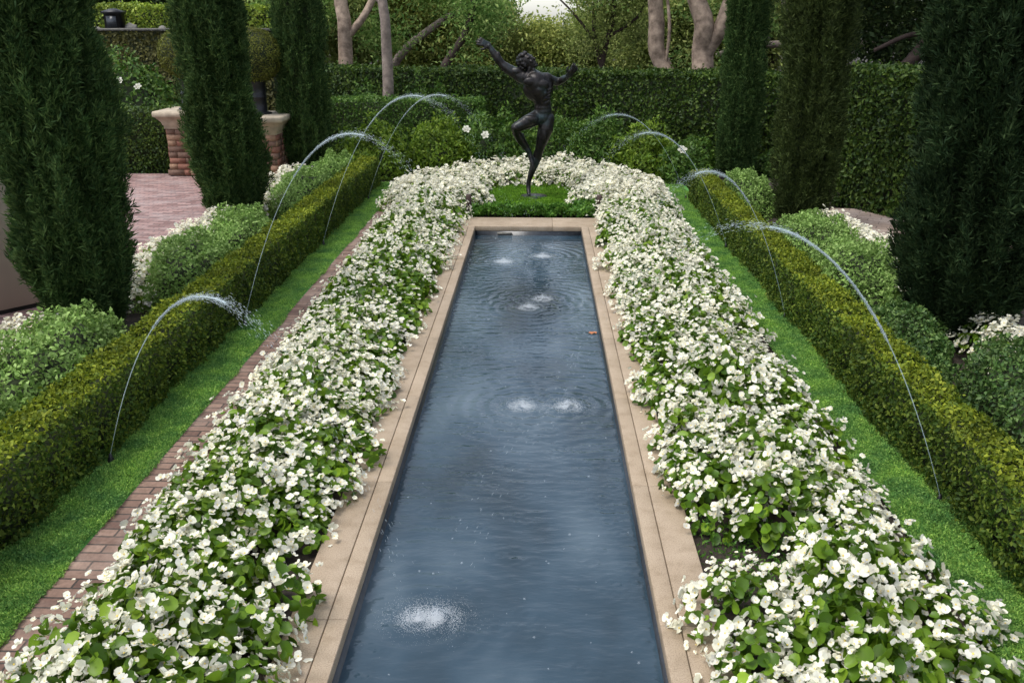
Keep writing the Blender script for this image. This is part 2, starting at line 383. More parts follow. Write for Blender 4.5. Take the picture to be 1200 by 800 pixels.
def hedge(name, x0, x1, y0, y1, z0, z1, mat, leafL, dens, label, cat='hedge', rot=None, lump=.035, lf=3.0, rnd=.06, tilt=.6, group=None, faces='xXyYZ', W=.62, cleft=0, topmat=None):
    root = empty(name, (0, 0, 0)); tag(root, label, cat, group)
    dx, dy, dz = x1 - x0, y1 - y0, z1 - z0
    parts = {'x': (dy * dz), 'X': dy * dz, 'y': dx * dz, 'Y': dx * dz, 'Z': dx * dy}
    Ps = []
    for f in faces:
        n = int(parts[f] * dens)
        u, v, k = rng.random(n), rng.random(n), np.zeros(n)
        p = {'x': (k + x0, y0 + u * dy, z0 + v * dz), 'X': (k + x1, y0 + u * dy, z0 + v * dz), 'y': (x0 + u * dx, k + y0, z0 + v * dz),
             'Y': (x0 + u * dx, k + y1, z0 + v * dz), 'Z': (x0 + u * dx, y0 + v * dy, k + z1)}[f]
        Ps.append(np.stack(p, 1))
    P = np.concatenate(Ps)
    lo = np.array([x0 + rnd, y0 + rnd, z0 - 1]); hi = np.array([x1 - rnd, y1 - rnd, z1 - rnd])
    q = np.clip(P, lo, hi); Nn = unit(P - q); P = q + Nn * rnd
    nz = (vn(P, lf) - .5) * 2 * lump + (vn(P, lf * 4, 7) - .5) * lump * .8
    if cleft: nz -= cleft * np.abs(np.sin(P[:, 1] * 7.5 + 2 * vn(P, 1.3) * 3)) ** 12 * (vn(P, 2, 3))
    P = P + Nn * (nz - rng.random(len(P)) ** 2 * leafL * 1.2 + np.where(rng.random(len(P)) < .035, rng.random(len(P)) * leafL * 1.6, 0))[:, None]
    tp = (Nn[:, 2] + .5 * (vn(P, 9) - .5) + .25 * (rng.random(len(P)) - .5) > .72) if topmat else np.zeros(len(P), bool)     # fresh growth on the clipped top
    mb = MB()
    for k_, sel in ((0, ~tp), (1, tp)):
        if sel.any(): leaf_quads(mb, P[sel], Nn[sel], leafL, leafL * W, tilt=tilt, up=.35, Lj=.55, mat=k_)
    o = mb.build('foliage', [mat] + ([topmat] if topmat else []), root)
    mb = MB(); core_box(mb, x0, x1, y0, y1, z0, z1, min(lump + .03 + cleft * .8, .095)); c = mb.build('branches', M['core'], root)
    if rot: root.matrix_world = rot
    return root

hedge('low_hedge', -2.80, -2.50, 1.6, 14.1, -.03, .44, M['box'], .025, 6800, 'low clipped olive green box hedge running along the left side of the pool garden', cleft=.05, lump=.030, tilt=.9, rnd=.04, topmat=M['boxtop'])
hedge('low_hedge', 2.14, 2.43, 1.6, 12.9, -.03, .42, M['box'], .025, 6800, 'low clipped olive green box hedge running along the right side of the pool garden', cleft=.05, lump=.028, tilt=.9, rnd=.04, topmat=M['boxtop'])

# strips of ground cover
def ground_cover(name, pts_fn, n, mat, label, L=.015, W=.0055, cat='ground cover', z=-.012, tuft=.02):
    P = pts_fn(n)
    hgt = vn(P, 7) ** 2 * tuft * 2.2 + vn(P, 23, 4) * tuft * .9
    P[:, 2] = z + hgt * rng.random(len(P)) ** .5
    mb = MB(); Nn = unit(np.stack([rng.normal(size=len(P)) * .6, rng.normal(size=len(P)) * .6, np.ones(len(P))], 1))
    leaf_quads(mb, P, Nn, L, W, tilt=.8, up=.8)
    return tag(mb.build(name, mat), label, cat, kind='stuff')
def rect(x0, x1, y0, y1, bias=1.6):
    def f(n):
        y = y0 + (y1 - y0) * rng.random(n) ** bias
        x = x0 + (x1 - x0) * rng.random(n) + .025 * np.sin(y * 9) * 0
        P = np.stack([x, y, np.zeros(n)], 1); P[:, 0] += (vn(P, 4) - .5) * .05
        return P
    return f
ground_cover('ground_cover', rect(-2.64, -2.19, 2.4, 14.3), 210000, M['moss'], 'bright green mossy ground cover strip between the left hedge and brick edging')
ground_cover('ground_cover', rect(1.84, 2.24, 2.4, 14.2), 210000, M['moss'], 'bright green mossy ground cover strip between the right flower bed and hedge')
def disc(n):
    a = rng.random(n) * 2 * math.pi; r = np.sqrt(rng.random(n)) ; return np.stack([-.13 + .75 * r * np.cos(a), 13.1 + 1.05 * r * np.sin(a), 0 * r], 1)
ground_cover('lawn_grass', disc, 45000, M['lawn'], 'round patch of bright short grass around the bronze statue', L=.03, W=.007, cat='grass')
ground_cover('low_ground_ivy', lambda n: np.stack([rng.uniform(-1.02, .76, n), rng.uniform(11.68, 12.10, n), 0 * rng.random(n)], 1), 9000, M['ivyfront'], 'low dark green leafy ground cover between the pool end and the statue lawn', L=.045, W=.03, z=-.02, tuft=.075)
ground_cover('lawn_grass', rect(4.6, 10, 3.5, 8.5, 1.0), 60000, M['lawn'], 'dim lawn behind the right cypresses', L=.05, W=.01, cat='grass', z=-.045)

ground_cover('bed_litter', rect(.80, 1.25, 3.3, 4.1, 1.0), 900, M['ivyfront'], 'sparse low sprouts on bare soil in the gap of the right flower bed', L=.03, W=.012, z=-.05, tuft=.05)
# ---- begonias
def begonia_mesh(rad, hh, nl, nf, seed, leafs=.065, fl=.030):
    r = np.random.default_rng(seed)
    root = empty('begonia_plant', (0, 0, 0))
    def dome(n, sc, lowest=.02):
        z = r.random(n) * (1 - lowest) + lowest; a = r.random(n) * 2 * math.pi; s = np.sqrt(np.maximum(0, 1 - z ** 2.4))
        bl = 1 + .22 * np.sin(a * 2 + seed) + .12 * np.sin(a * 3 - seed)
        P = np.stack([s * np.cos(a) * rad * bl, s * np.sin(a) * rad * bl, z * hh], 1) * sc
        Nn = unit(np.stack([s * np.cos(a) * .8, s * np.sin(a) * .8, z + .35], 1))
        return P, Nn
    # leaves : cupped hexagon fans
    P, Nn = dome(nl, 1); P *= (1 - .30 * r.random(nl) ** 1.5)[:, None]
    n1 = unit(Nn + .55 * r.normal(size=(nl, 3))); d = unit(np.cross(n1, r.normal(size=(nl, 3)))); s = np.cross(n1, d)
    Ls = leafs * .5 * (1 + .35 * (2 * r.random(nl) - 1))
    V = [P - n1 * Ls[:, None] * .25]; K = 9; fold_ = .10 + .22 * r.random(nl)
    for k in range(K):
        t = 2 * math.pi * k / K; rr = 1.0 + .14 * math.cos(t) - (.22 if k == K // 2 else 0)
        V.append(P + Ls[:, None] * rr * (math.cos(t) * d + math.sin(t) * s * .86) + n1 * (Ls * fold_)[:, None] * (abs(math.sin(t)) * 1.3 - .5 * (math.cos(t) > .6)))
    V = np.stack(V, 1).reshape(-1, 3); b = np.arange(nl)[:, None] * (K + 1)
    F = np.concatenate([b + np.array([[0, 1 + k, 1 + (k + 1) % K]]) for k in range(K)])
    mb = MB(); mb.add(V, F); mb.build('foliage', M['beg'], root)
    # blossoms
    P, Nn = dome(nf, 1.04, .10); cl = r.integers(0, max(1, nf // 3), nf); Pc, Nc = dome(max(1, nf // 3), 1.05, .12)
    P = Pc[cl] + r.normal(size=(nf, 3)) * .026; Nn = Nc[cl]
    up = unit(Nn + .45 * r.normal(size=(nf, 3)) + np.array([0, -.15, .25])); d = unit(np.cross(up, r.normal(size=(nf, 3)))); s = np.cross(up, d)
    mb = MB(); sz = fl * (1 + .35 * (2 * r.random(nf) - 1)); sz[r.random(nf) < .28] *= .55
    for ang, L, W in ((0, .95, .92), (180, .95, .92), (90, .75, .5), (270, .75, .5)):
        a = R(ang); pd = d * math.cos(a) + s * math.sin(a); ps = -d * math.sin(a) + s * math.cos(a)
        op = (.15 + .75 * r.random(nf))[:, None]; z_ = sz[:, None]
        pts = [P, P + z_ * (pd * .45 * L + ps * W * .8) + up * z_ * .25 * op, P + z_ * (pd * .92 * L + ps * W * .62) + up * z_ * .75 * op, P + z_ * (pd * 1.04 * L) + up * z_ * .8 * op,
               P + z_ * (pd * .92 * L - ps * W * .62) + up * z_ * .75 * op, P + z_ * (pd * .45 * L - ps * W * .8) + up * z_ * .25 * op]
        V = np.stack(pts, 1).reshape(-1, 3); b = np.arange(nf)[:, None] * 6
        mb.add(V, np.concatenate([b + np.array([[0, 1, 2, 3]]), b + np.array([[0, 3, 4, 5]])]))
    c = P + up * sz[:, None] * .16; k_ = sz[:, None] * .17
    V = np.stack([c + d * k_, c + s * k_, c - d * k_, c - s * k_, c + up * k_ * .9], 1).reshape(-1, 3); b = np.arange(nf)[:, None] * 5
    mb.add(V, np.concatenate([b + np.array([[i, (i + 1) % 4, 4]]) for i in range(4)]), 1)
    mb.build('blossoms', [M['petal'], M['stamen']], root)
    return root
protoA = [begonia_mesh(.27, .27, 300, 165 + 18 * (k % 3), 20 + k, .056, .0215) for k in range(5)]       # greener, near
protoB = [begonia_mesh(.26, .26, 190, 250 + 20 * (k % 3), 40 + k, .050, .021) for k in range(4)]       # fuller bloom
protoD = [begonia_mesh(.27, .25, 330, 70 + 12 * k, 80 + k, .060, .021) for k in range(3)]       # mostly leaf
protoC = [begonia_mesh(.25, .28, 130, 330, 60 + k, .05, .023) for k in range(3)]                    # statue ring
for p in protoA + protoB + protoC + protoD: tag(p, 'x', 'flowering plant')
used = set()
def place(protos, x, y, z, rz, sc, label, group, cat='flowering plant'):
    p = protos[rng.integers(len(protos))]
    o = p if p.name not in used else copy_tree(p)
    used.add(p.name)
    o.location = (x, y, z); o.rotation_euler = (0, 0, rz); o.scale = sc if isinstance(sc, tuple) else (sc,) * 3
    tag(o, label, cat, group); return o
LBL = 'bushy white begonia with round green leaves packed into the long bed left of the pool'
RBL = 'bushy white begonia with round green leaves packed into the long bed right of the pool'
for side, rows, lab, grp in ((-1, (-1.24, -1.48, -1.70), LBL, 'white begonias in the left bed'), (1, (.96, 1.24, 1.52), RBL, 'white begonias in the right bed')):
    for ri, xr in enumerate(rows):
        y = 2.15 + .12 * ri + (.05 if side > 0 else 0)
        while y < 12.0:
            x = xr + rng.normal() * .025; yy = y + rng.normal() * .02
            skip = (side > 0 and abs(yy - 3.62) < .34 and ri == 0) or (side > 0 and abs(yy - 3.55) < .17 and ri == 1) or (side < 0 and abs(yy - 3.62) < .10 and ri == 0)
            if not skip:
                pn = np.array([[x * 1.0, yy, side * 7.0]]); q1 = float(vn(pn, 1.5)[0]); q2 = float(vn(pn, 1.1, 40)[0])
                big = .76 + .52 * q1 + rng.normal() * .05
                fade = np.clip((yy - 4.0) / 3.0, 0, 1)
                pr = protoD if q2 > .66 and rng.random() < .6 else protoB if rng.random() < .30 + .55 * fade else protoA
                zz = -.03 + .03 * (ri == 1)
                place(pr, x, yy, zz, rng.random() * 6.28, (.93 + .1 * q1, .93 + .1 * q1, big * (.98 + .16 * (ri == 1))), lab, grp)
            y += .335 + (.06 if rng.random() < .12 else 0)
# ring around the statue lawn
k = 0
for rad_, n_ in ((.90, 13), (1.20, 17), (1.50, 20)):
    for i in range(n_):
        a = R(-38 + (256 / (n_ - 1)) * i)
        x = -.13 + rad_ * math.cos(a) * 1.06; y = 13.1 + rad_ * math.sin(a) * 1.25
        if y < 12.32 and abs(x + .13) < 1.0: continue
        place(protoC, x, y, -.02, rng.random() * 6.28, 1.0 + rng.normal() * .07, 'cream white flowering plant in the curved bed around the bronze statue', 'white flowers around the statue')
for y in np.arange(12.15, 13.6, .32):
    for xx in (-1.92, 1.62): place(protoC, xx + rng.normal() * .03, y, -.03, rng.random() * 6.28, .95, 'cream white flowering plant in the curved bed around the bronze statue', 'white flowers around the statue')
# outer white borders
for x, ys_, lab, grp in ((-3.80, list(np.arange(5.3, 6.4, .33)) + list(np.arange(7.6, 10.6, .33)) + list(np.arange(11.6, 14.2, .33)), 'small white flowering plant edging the brick patio', 'white flowers along the patio'),
                    (3.52, list(np.arange(5.9, 7.0, .30)) + list(np.arange(7.2, 10.9, .30)), 'small white flowering plant beside the curved stone path', 'white flowers along the right path')):
    for y in ys_: place(protoC, x + rng.normal() * .04, y, -.02, rng.random() * 6.28, .95 + .15 * rng.random(), lab, grp)

# ---- mound shrubs
def shell_pts(n, r, lump, lf, seed, zmin=-.15):
    z = zmin + (1 - zmin) * rng.random(n); a = rng.random(n) * 2 * math.pi; s = np.sqrt(1 - z * z)
    D = np.stack([s * np.cos(a), s * np.sin(a), z], 1)
    k = 1 + lump * (vn(D, lf, seed) - .5) * 2 + lump * .5 * (vn(D, lf * 2.7, seed + 5) - .5)
    return D, k
def mound(name, loc, size, mat, leafL, n, label, cat='shrub', seed=0, lump=.16, lf=2.2, group=None, W=.6, flowers=0, tilt=.7, up=.3, parent=None, part='foliage', zmin=-.15, rough_=.12):
    root = parent or empty(name, loc)
    if not parent: tag(root, label, cat, group)
    D, k = shell_pts(n, 1, lump, lf, seed, zmin)
    sz = np.array(size)
    P = D * k[:, None] * sz * (1 - rough_ * rng.random(n) ** 2)[:, None] + np.array([0, 0, 0 if zmin > -.5 else 0])
    Nn = unit(D / sz)
    mb = MB(); leaf_quads(mb, P, Nn, leafL, leafL * W, tilt=tilt, up=up); mb.build(part, mat, root)
    # solid inner body
    m2 = 14; V = []; 
    th = np.linspace(max(zmin, -.98), .995, m2)
    for z in th:
        for j in range(20):
            a = 2 * math.pi * j / 20; s = math.sqrt(1 - z * z); V.append((s * math.cos(a), s * math.sin(a), z))
    V = np.array(V); kk = 1 + lump * (vn(V, lf, seed) - .5) * 2 + lump * .5 * (vn(V, lf * 2.7, seed + 5) - .5)
    V = V * kk[:, None] * sz * (1 - rough_ - .05)
    F = [(i * 20 + j, i * 20 + (j + 1) % 20, (i + 1) * 20 + (j + 1) % 20, (i + 1) * 20 + j) for i in range(m2 - 1) for j in range(20)]
    mb = MB(); mb.add(V, F); mb.add(V[-20:], [tuple(range(20))]); mb.build('branches', M['core'], root, smooth=True)
    if flowers:
        for i in range(flowers if isinstance(flowers, int) else len(flowers)):
            if isinstance(flowers, int):
                a = rng.uniform(-2.6, -.5); z = rng.uniform(.25, .8); s = math.sqrt(1 - z * z); p = np.array([s * math.cos(a), s * math.sin(a), z]) * sz * 1.05
            else: p = np.array(flowers[i]) - np.array(loc)
            bloom(p, root, .075)
    return root
def bloom(p, root, r):
    mb = MB(); p = np.array(p, float); n_ = unit(np.array([.15, -.8, .6])); e1 = unit(np.cross(n_, [0, 0, 1.])); e2 = np.cross(n_, e1)
    for lay, (rr, lift, m_) in enumerate(((1.0, .15, 6), (.6, .45, 5))):
        for k in range(m_):
            a = k * 2 * math.pi / m_ + lay * .5 + random.uniform(-.15, .15); d = e1 * math.cos(a) + e2 * math.sin(a); s_ = np.cross(n_, d); q = r * rr * random.uniform(.85, 1.1)
            mb.add([p, p + d * q * .45 + s_ * q * .34 + n_ * q * lift, p + d * q * .85 + s_ * q * .26 + n_ * q * lift * .9, p + d * q + n_ * q * lift * .4, p + d * q * .85 - s_ * q * .26 + n_ * q * lift * .9, p + d * q * .45 - s_ * q * .34 + n_ * q * lift], [(0, 1, 2, 3), (0, 3, 4, 5)])
    mb.build('blossom', M['petal'], root)

# pale green mounds between the cypresses
G1 = 'pale green mounds along the left hedge'; G2 = 'pale green mounds along the right hedge'
for i, (x, y, sx, sy, sz, lab) in enumerate([
    (-3.34, 4.15, .46, .95, .50, 'pale green rounded shrub at the left frame edge before the first left cypress'),
    (-3.34, 5.65, .46, .85, .52, 'pale green rounded shrub just in front of the nearest left cypress'),
    (-3.30, 8.25, .42, .80, .50, 'pale green rounded shrub right behind the nearest left cypress'),
    (-3.30, 9.65, .42, .75, .50, 'pale green rounded shrub just in front of the middle left cypress'),
    (-3.24, 12.3, .44, .85, .52, 'pale green rounded shrub between the middle and far left cypress'),
    (-3.15, 13.9, .33, .50, .52, 'small pale green shrub beside the foot of the far left cypress')]):
    mound('mound_shrub', (x, y, -.02), (sx, sy, sz), M['lime'], .036, 9000, lab, seed=i * 3 + 1, group=G1, lump=.24, lf=3.2, up=.5, tilt=.9, rough_=.2)
for i, (x, y, sx, sy, sz, lab) in enumerate([
    (3.14, 4.05, .44, .55, .50, 'dark mid green rounded shrub lowest at the right frame edge'),
    (3.14, 5.30, .44, .62, .52, 'mid green rounded shrub just in front of the large right cypress'),
    (3.02, 8.3, .42, .72, .50, 'pale green rounded shrub right behind the large right cypress'),
    (2.86, 6.75, .30, .62, .30, 'low dim green shrub between the right hedge and foot of the large right cypress'),
    (3.02, 9.65, .42, .75, .50, 'pale green rounded shrub just in front of the middle right cypress'),
    (2.86, 12.4, .42, .60, .50, 'bright lime green shrub between the middle and far right cypress')]):
    mound('mound_shrub', (x, y, -.02), (sx, sy, sz), M['lime'] if i > 1 and i != 3 else M['nearshrub'], .034, 9000, lab, seed=i * 5 + 40, group=G2, lump=.24, lf=3.2, up=.5, tilt=.9, rough_=.2)

# ---- cypresses
def cypress(loc, h, rad, base, mat, seed, label, n=30000, loose=.0, lean=(0, 0)):
    root = empty('cypress_tree', loc); tag(root, label, 'cypress')
    r = np.random.default_rng(seed)
    zz = np.where(r.random(n) < .72, r.random(n) * 3.3, 3.3 + (h - 3.3) * r.random(n))
    prof = lambda z: rad * np.clip(base + (1 - base) * np.clip(z / .75, 0, 1) ** .7, 0, 1) * np.clip(((h - z) / (h * .45)), 0, 1) ** .6
    a = r.random(n) * 2 * math.pi
    Q = np.stack([np.cos(a) * 1.4, np.sin(a) * 1.4, zz * 1.15], 1)
    pr = prof(zz) * (1 + (.17 + loose * .6) * (vn(Q, 1.5, seed) - .5) * 2 + .28 * (vn(Q * [3, 3, .9], 1.7, seed + 3) - .5) * 2 + .34 * (vn(Q, 8, seed) - .5)) * (1 - .34 * r.random(n) ** 1.4) + np.where(r.random(n) < .06, r.random(n) * .06, 0)
    z2 = zz + .05
    P = np.stack([np.cos(a) * pr + lean[0] * zz, np.sin(a) * pr + lean[1] * zz, z2], 1)
    out = np.stack([np.cos(a), np.sin(a), 0 * a], 1)
    d0 = unit(out * (.55 + loose) + np.array([0, 0, 1.]) + .35 * r.normal(size=(n, 3)))
    mb = MB(); sc = np.where(zz > 3.3, 1.9, 1.0) * (.7 + .6 * r.random(n))
    for k in range(5):
        d = unit(d0 + .42 * r.normal(size=(n, 3))); s = unit(np.cross(d, r.normal(size=(n, 3))))
        L = (.050 * sc * (.6 + .8 * r.random(n)))[:, None]; W = L * .085
        b0 = P + d0 * L * .25 * (k % 2)
        V = np.stack([b0, b0 + d * L * .45 + s * W, b0 + d * L, b0 + d * L * .45 - s * W], 1).reshape(-1, 3)
        b = np.arange(n)[:, None] * 4; mb.add(V, b + np.array([[0, 1, 2, 3]]))
    mb.build('crown', mat, root)
    mb = MB(); zs = np.linspace(.02, h * .97, 26)
    mb.tube([(lean[0] * z, lean[1] * z, z) for z in zs], [max(.03, float(prof(np.array([z]))[0]) * (.60 - loose * .5)) for z in zs], 14, wob=.1)
    mb.build('inner_branches', M['core'], root, smooth=True)
    mb = MB(); mb.tube([(0, 0, -.06), (0, 0, .12), (0, 0, .4)], [.075, .06, .05], 10, wob=.1); mb.build('trunk', M['bark_dark'], root, smooth=True)
    return root
cypress((-3.66, 6.85, -.02), 6.6, .41, .46, M['cyp'], 1, 'tall dark green columnar cypress, the nearest of the left row', 105000, lean=(-.03, 0))
cypress((-3.80, 10.95, -.02), 6.5, .38, .60, M['cyp'], 2, 'tall dark green columnar cypress in the middle of the left row, before the brick pier', 70000, lean=(-.02, 0))
cypress((-3.80, 14.75, -.02), 6.4, .36, .66, M['cyp'], 3, 'tall narrow olive dark cypress farthest back in the left row', 38000)
cypress((3.28, 15.15, -.02), 6.4, .30, .85, M['cyp'], 4, 'tall narrow green cypress farthest back in the right row', 42000, lean=(-.01, 0))
cypress((3.32, 11.25, -.02), 6.5, .355, .66, M['cyp_brown'], 5, 'tall brownish green columnar cypress in the middle of the right row', 48000, lean=(-.03, 0))
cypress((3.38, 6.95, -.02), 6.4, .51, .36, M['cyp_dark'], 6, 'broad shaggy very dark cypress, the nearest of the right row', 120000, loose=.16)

# ---- tall back hedges
def place_hedge_line(p0, p1, thick, z1, mat, label, leafL=.062, dens=1300, lump=.05, faces='yYZxX', name='tall_hedge', z0=-.05, tilt=.6, lf=1.6, cat='hedge'):
    p0, p1 = Vector((*p0, 0)), Vector((*p1, 0)); L = (p1 - p0).length; ang = math.atan2(p1.y - p0.y, p1.x - p0.x)
    mx = Matrix.Translation(p0) @ Matrix.Rotation(ang, 4, 'Z')
    return hedge(name, 0, L, 0, thick, z0, z1, mat, leafL, dens, label, cat, rot=mx, lump=lump, lf=lf, rnd=.05, faces=faces, tilt=tilt)
place_hedge_line((-5.2, 19.2), (9.0, 16.0), .9, 1.52, M['laurel'], 'tall dark glossy clipped hedge spanning behind the statue', dens=1700, faces='yZx')
place_hedge_line((4.12, 12.75), (6.4, 8.4), .9, 1.82, M['laurel'], 'tall dark glossy hedge standing along the right path behind the cypresses', leafL=.055, dens=2200, faces='yZxX')
place_hedge_line((-4.35, 16.6), (-1.05, 16.6), .7, 1.08, M['shrubdark'], 'mid height clipped green hedge behind the bushes, left of the statue', leafL=.045, dens=2600, faces='yZX')
place_hedge_line((-9.5, 15.35), (-6.2, 15.35), .8, 1.02, M['laurel'], 'waist high dark hedge at the back of the patio beside the brick pier', leafL=.045, dens=2200, faces='yZX')

# bushes in front of the back hedge
FL = 'gardenia bushes before the back hedge'
for i, (x, y, sx, sy, sz, mt, lab, fl) in enumerate([
    (-3.35, 17.9, .55, .5, 1.22, 'shrubdark', 'dark leafy bush at the far left before the tall back hedge', 1),
    (-2.15, 18.0, .60, .5, 1.34, 'shrubdark', 'fan leaved bush rising behind the mid height hedge beside the grey trunk', 0),
    (-2.75, 15.1, .62, .50, .86, 'mid', 'yellow green leafy bush behind the end of the left low hedge', 0),
    (-1.72, 15.5, .62, .50, .88, 'mid', 'yellow green leafy bush with a white bloom, left of the statue', [(-1.21, 15.0, .76)]),
    (-.78, 15.6, .62, .50, .90, 'shrubdark', 'dark green bush with a small white bloom, just left of the statue legs', [(-.90, 15.05, .66)]),
    (.15, 15.8, .58, .50, .84, 'shrubdark', 'dark green bush directly behind the statue', 0),
    (.98, 15.7, .62, .50, .86, 'shrubdark', 'rounded green bush just right of the statue', 0),
    (1.75, 15.3, .55, .50, .74, 'mid', 'rounded lighter green bush second from the statue on its right', 0),
    (2.35, 14.6, .38, .45, .60, 'shrubdark', 'small green bush with one white bloom at the end of the right low hedge', [(2.20, 14.1, .56)])]):
    mound('leafy_bush', (x, y, -.02), (sx, sy, sz), M[mt], .075, 5200, lab, cat='bush', seed=i * 7 + 3, lump=.38, lf=3.0, group=FL, flowers=fl, up=.6, tilt=.9, W=.45, rough_=.38)
mound('leafy_bush', (-8.3, 18.4, -.02), (1.3, .6, 1.75), M['shrubdark'], .09, 5000, 'loose leafy bush against the ivy wall behind the patio', cat='bush', seed=77, lump=.22, group=None, flowers=2, rough_=.2)
mound('leafy_bush', (2.62, 17.0 - 1.2, -.02), (.5, .4, .5), M['shrubdark'], .06, 2500, 'low dark bush between the back hedge and the far right cypress', cat='bush', seed=78, lump=.2)
mound('leafy_bush', (4.15, 15.4, -.02), (.55, .3, .42), M['shrubdark'], .06, 2500, 'low dark bush at the hedge foot between the two far right cypresses', cat='bush', seed=79, lump=.2)

# ---- ivy retaining wall and terrace planting
iw = empty('ivy_wall', (0, 0, 0)); tag(iw, 'high wall covered in brownish ivy with a thin stone capping behind the patio', 'wall')
mb = MB(); mb.box(-16, -5.75, 19.95, 20.24, -.05, 2.24); mb.build('wall_body', M['core'], iw)
mb = MB(); mb.box(-16.05, -5.70, 19.82, 20.30, 2.243, 2.29); mb.build('capping', M['slate'], iw)
P = np.stack([rng.uniform(-13, -5.75, 16000), 19.92 + 0 * rng.random(16000), rng.uniform(0, 2.22, 16000)], 1)
P[:, 1] -= .08 * vn(P, 2.5)
mb = MB(); leaf_quads(mb, P, np.tile([0, -1., .2], (16000, 1)), .07, .05, tilt=.6, up=-.2); mb.build('ivy', M['brownhedge'], iw)
hedge('bright_hedge', -13, -5.8, 20.9, 21.5, 2.22, 2.76, M['yellowhedge'], .06, 1500, 'bright yellow green hedge on the terrace above the ivy wall', lump=.06, lf=2)
for i, (x, s) in enumerate(((-9.75, .09), (-9.0, .14), (-8.3, .1), (-7.9, .12), (-7.1, .09))):
    bm = bmesh.new(); bmesh.ops.create_icosphere(bm, subdivisions=2, radius=s)
    for v in bm.verts: v.co *= 1 + .35 * (mnoise.noise(v.co * 9 + Vector((i, 0, 0)))); v.co.z *= .7
    me = bpy.data.meshes.new('terrace_rock'); bm.to_mesh(me); bm.free(); me.materials.append(M['slate'])
    o = link('terrace_rock', me); o.location = (x, 20.55, 2.22 + s * .55)
    tag(o, 'small grey rock on top of the ivy wall', 'rock', 'rocks on the ivy wall')
ln = empty('lantern_box', (-9.28, 20.45, 2.22)); tag(ln, 'dark square lantern standing on the ivy wall capping', 'lantern')
mb = MB(); mb.frustum(0, 0, [(.13, .0), (.16, .03), (.16, .36), (.19, .38), (.19, .41), (.05, .47)]); mb.build('housing', M['iron'], ln)
mb = MB(); mb.box(-.11, .11, -.172, -.163, .07, .32); mb.build('glass_pane', M['tile'], ln)

# ---- brick piers with planters
def pier(x, y, lab, h=.76, half=.37, rz=0):
    root = empty('brick_pier', (x, y, 0), rz); tag(root, lab, 'pier', 'brick gate piers')
    mb = MB(); mb.box(-half + .02, half - .02, -half + .02, half - .02, -.05, h); 
    rows = 8; rh = h / rows
    r = np.random.default_rng(int(abs(x) * 100))
    for i in range(rows):
        fl = half * (1 + .10 * max(0, (1.5 - i) / 1.5))
        for f in range(4):
            Mx = Matrix.Rotation(f * math.pi / 2, 4, 'Z')
            cuts = [-fl, -fl + (.14 if (i + f) % 2 else .27), .02 + (.04 if i % 2 else -.05), fl - (.23 if (i + f) % 2 else .12), fl]
            for a, b in zip(cuts[:-1], cuts[1:]):
                dp = r.uniform(0, .014)
                mb.box(a + .004, b - .004, -fl - dp, -half + .03, i * rh + .003, (i + 1) * rh - .003, 1 + r.integers(3), Mx)
    mb.build('brick_shaft', [M['core']] + PIER_BR, root)
    mb = MB(); mb.frustum(0, 0, [(half + .02, h), (half + .02, h + .05), (half + .035, h + .06), (half + .05, h + .11), (half + .11, h + .185), (half + .12, h + .19), (half + .145, h + .205), (half + .145, h + .265), (half + .135, h + .285)])
    mb.build('capstone', M['capstone'], root)
    return root
pier(-5.78, 15.25, 'red brick pier with flared stone cap, farther left of the two beside the patio')
pier(-4.48, 14.45, 'red brick pier with flared stone cap between the middle and far left cypress')
def planter(x, y, z, lab):
    root = empty('iron_planter', (x, y, z)); tag(root, lab, 'planter', 'black planters on the piers')
    mb = MB(); mb.lathe([(.0, 0), (.21, 0), (.21, .02), (.15, .035), (.145, .24), (.155, .25), (.155, .265), (.145, .275), (.15, .46), (.17, .48), (.17, .50), (.13, .50), (.12, .44), (0, .44)], 28)
    mb.build('pot', M['iron'], root, smooth=False)
    mb = MB(); mb.tube([(0, 0, .42), (0, 0, .6)], .03, 8); mb.build('stem', M['bark_dark'], root)
    return root
for x, y, lab, lb2 in ((-5.80, 15.2, 'black iron pot on the farther brick pier left of the middle cypress', 'clipped round topiary ball growing above the farther brick pier'),
                  (-4.46, 14.45, 'black iron pot on the brick pier between the left cypresses', 'clipped round topiary ball growing above the pier between the left cypresses')):
    planter(x, y, 1.046, lab)
    b = empty('topiary_ball', (x, y, 1.92)); tag(b, lb2, 'topiary', 'topiary balls on the piers')
    mound('x', (0, 0, 0), (.43, .43, .42), M['ball'], .028, 9000, '', parent=b, lump=.03, zmin=-.97, rough_=.06, seed=4)
# spot light at the foot of the far pier
sp = empty('garden_spotlight', (-6.15, 14.98, -.012)); tag(sp, 'tiny glowing garden spotlight at the foot of the farther brick pier', 'garden light')
mb = MB(); mb.tube([(0, 0, 0), (0, 0, .06), (.02, .02, .13)], [.008, .008, .03], 10); mb.build('housing', M['iron'], sp)
mb = MB(); mb.lathe([(0, .02), (.02, .015), (.03, 0)], 10, 0, (.02, .02, .135)); mb.build('lens', M['glow'], sp)

# ---- taupe wall at the left
wl = empty('plaster_wall', (-4.36, 7.75, 0)); wl.rotation_euler = (0, 0, math.atan2(7.33 - 7.67, -4.71 + 4.43)); tag(wl, 'plain taupe plastered wall at the left frame edge behind the nearest cypress', 'wall')
mb = MB(); mb.box(0, 9, -.25, 0, .03, 3.2); mb.build('wall_face', M['wallmat'], wl)
mb = MB(); mb.box(.0, 9, -.23, -.02, -.04, .027); mb.build('plinth_gap', M['dark'], wl)

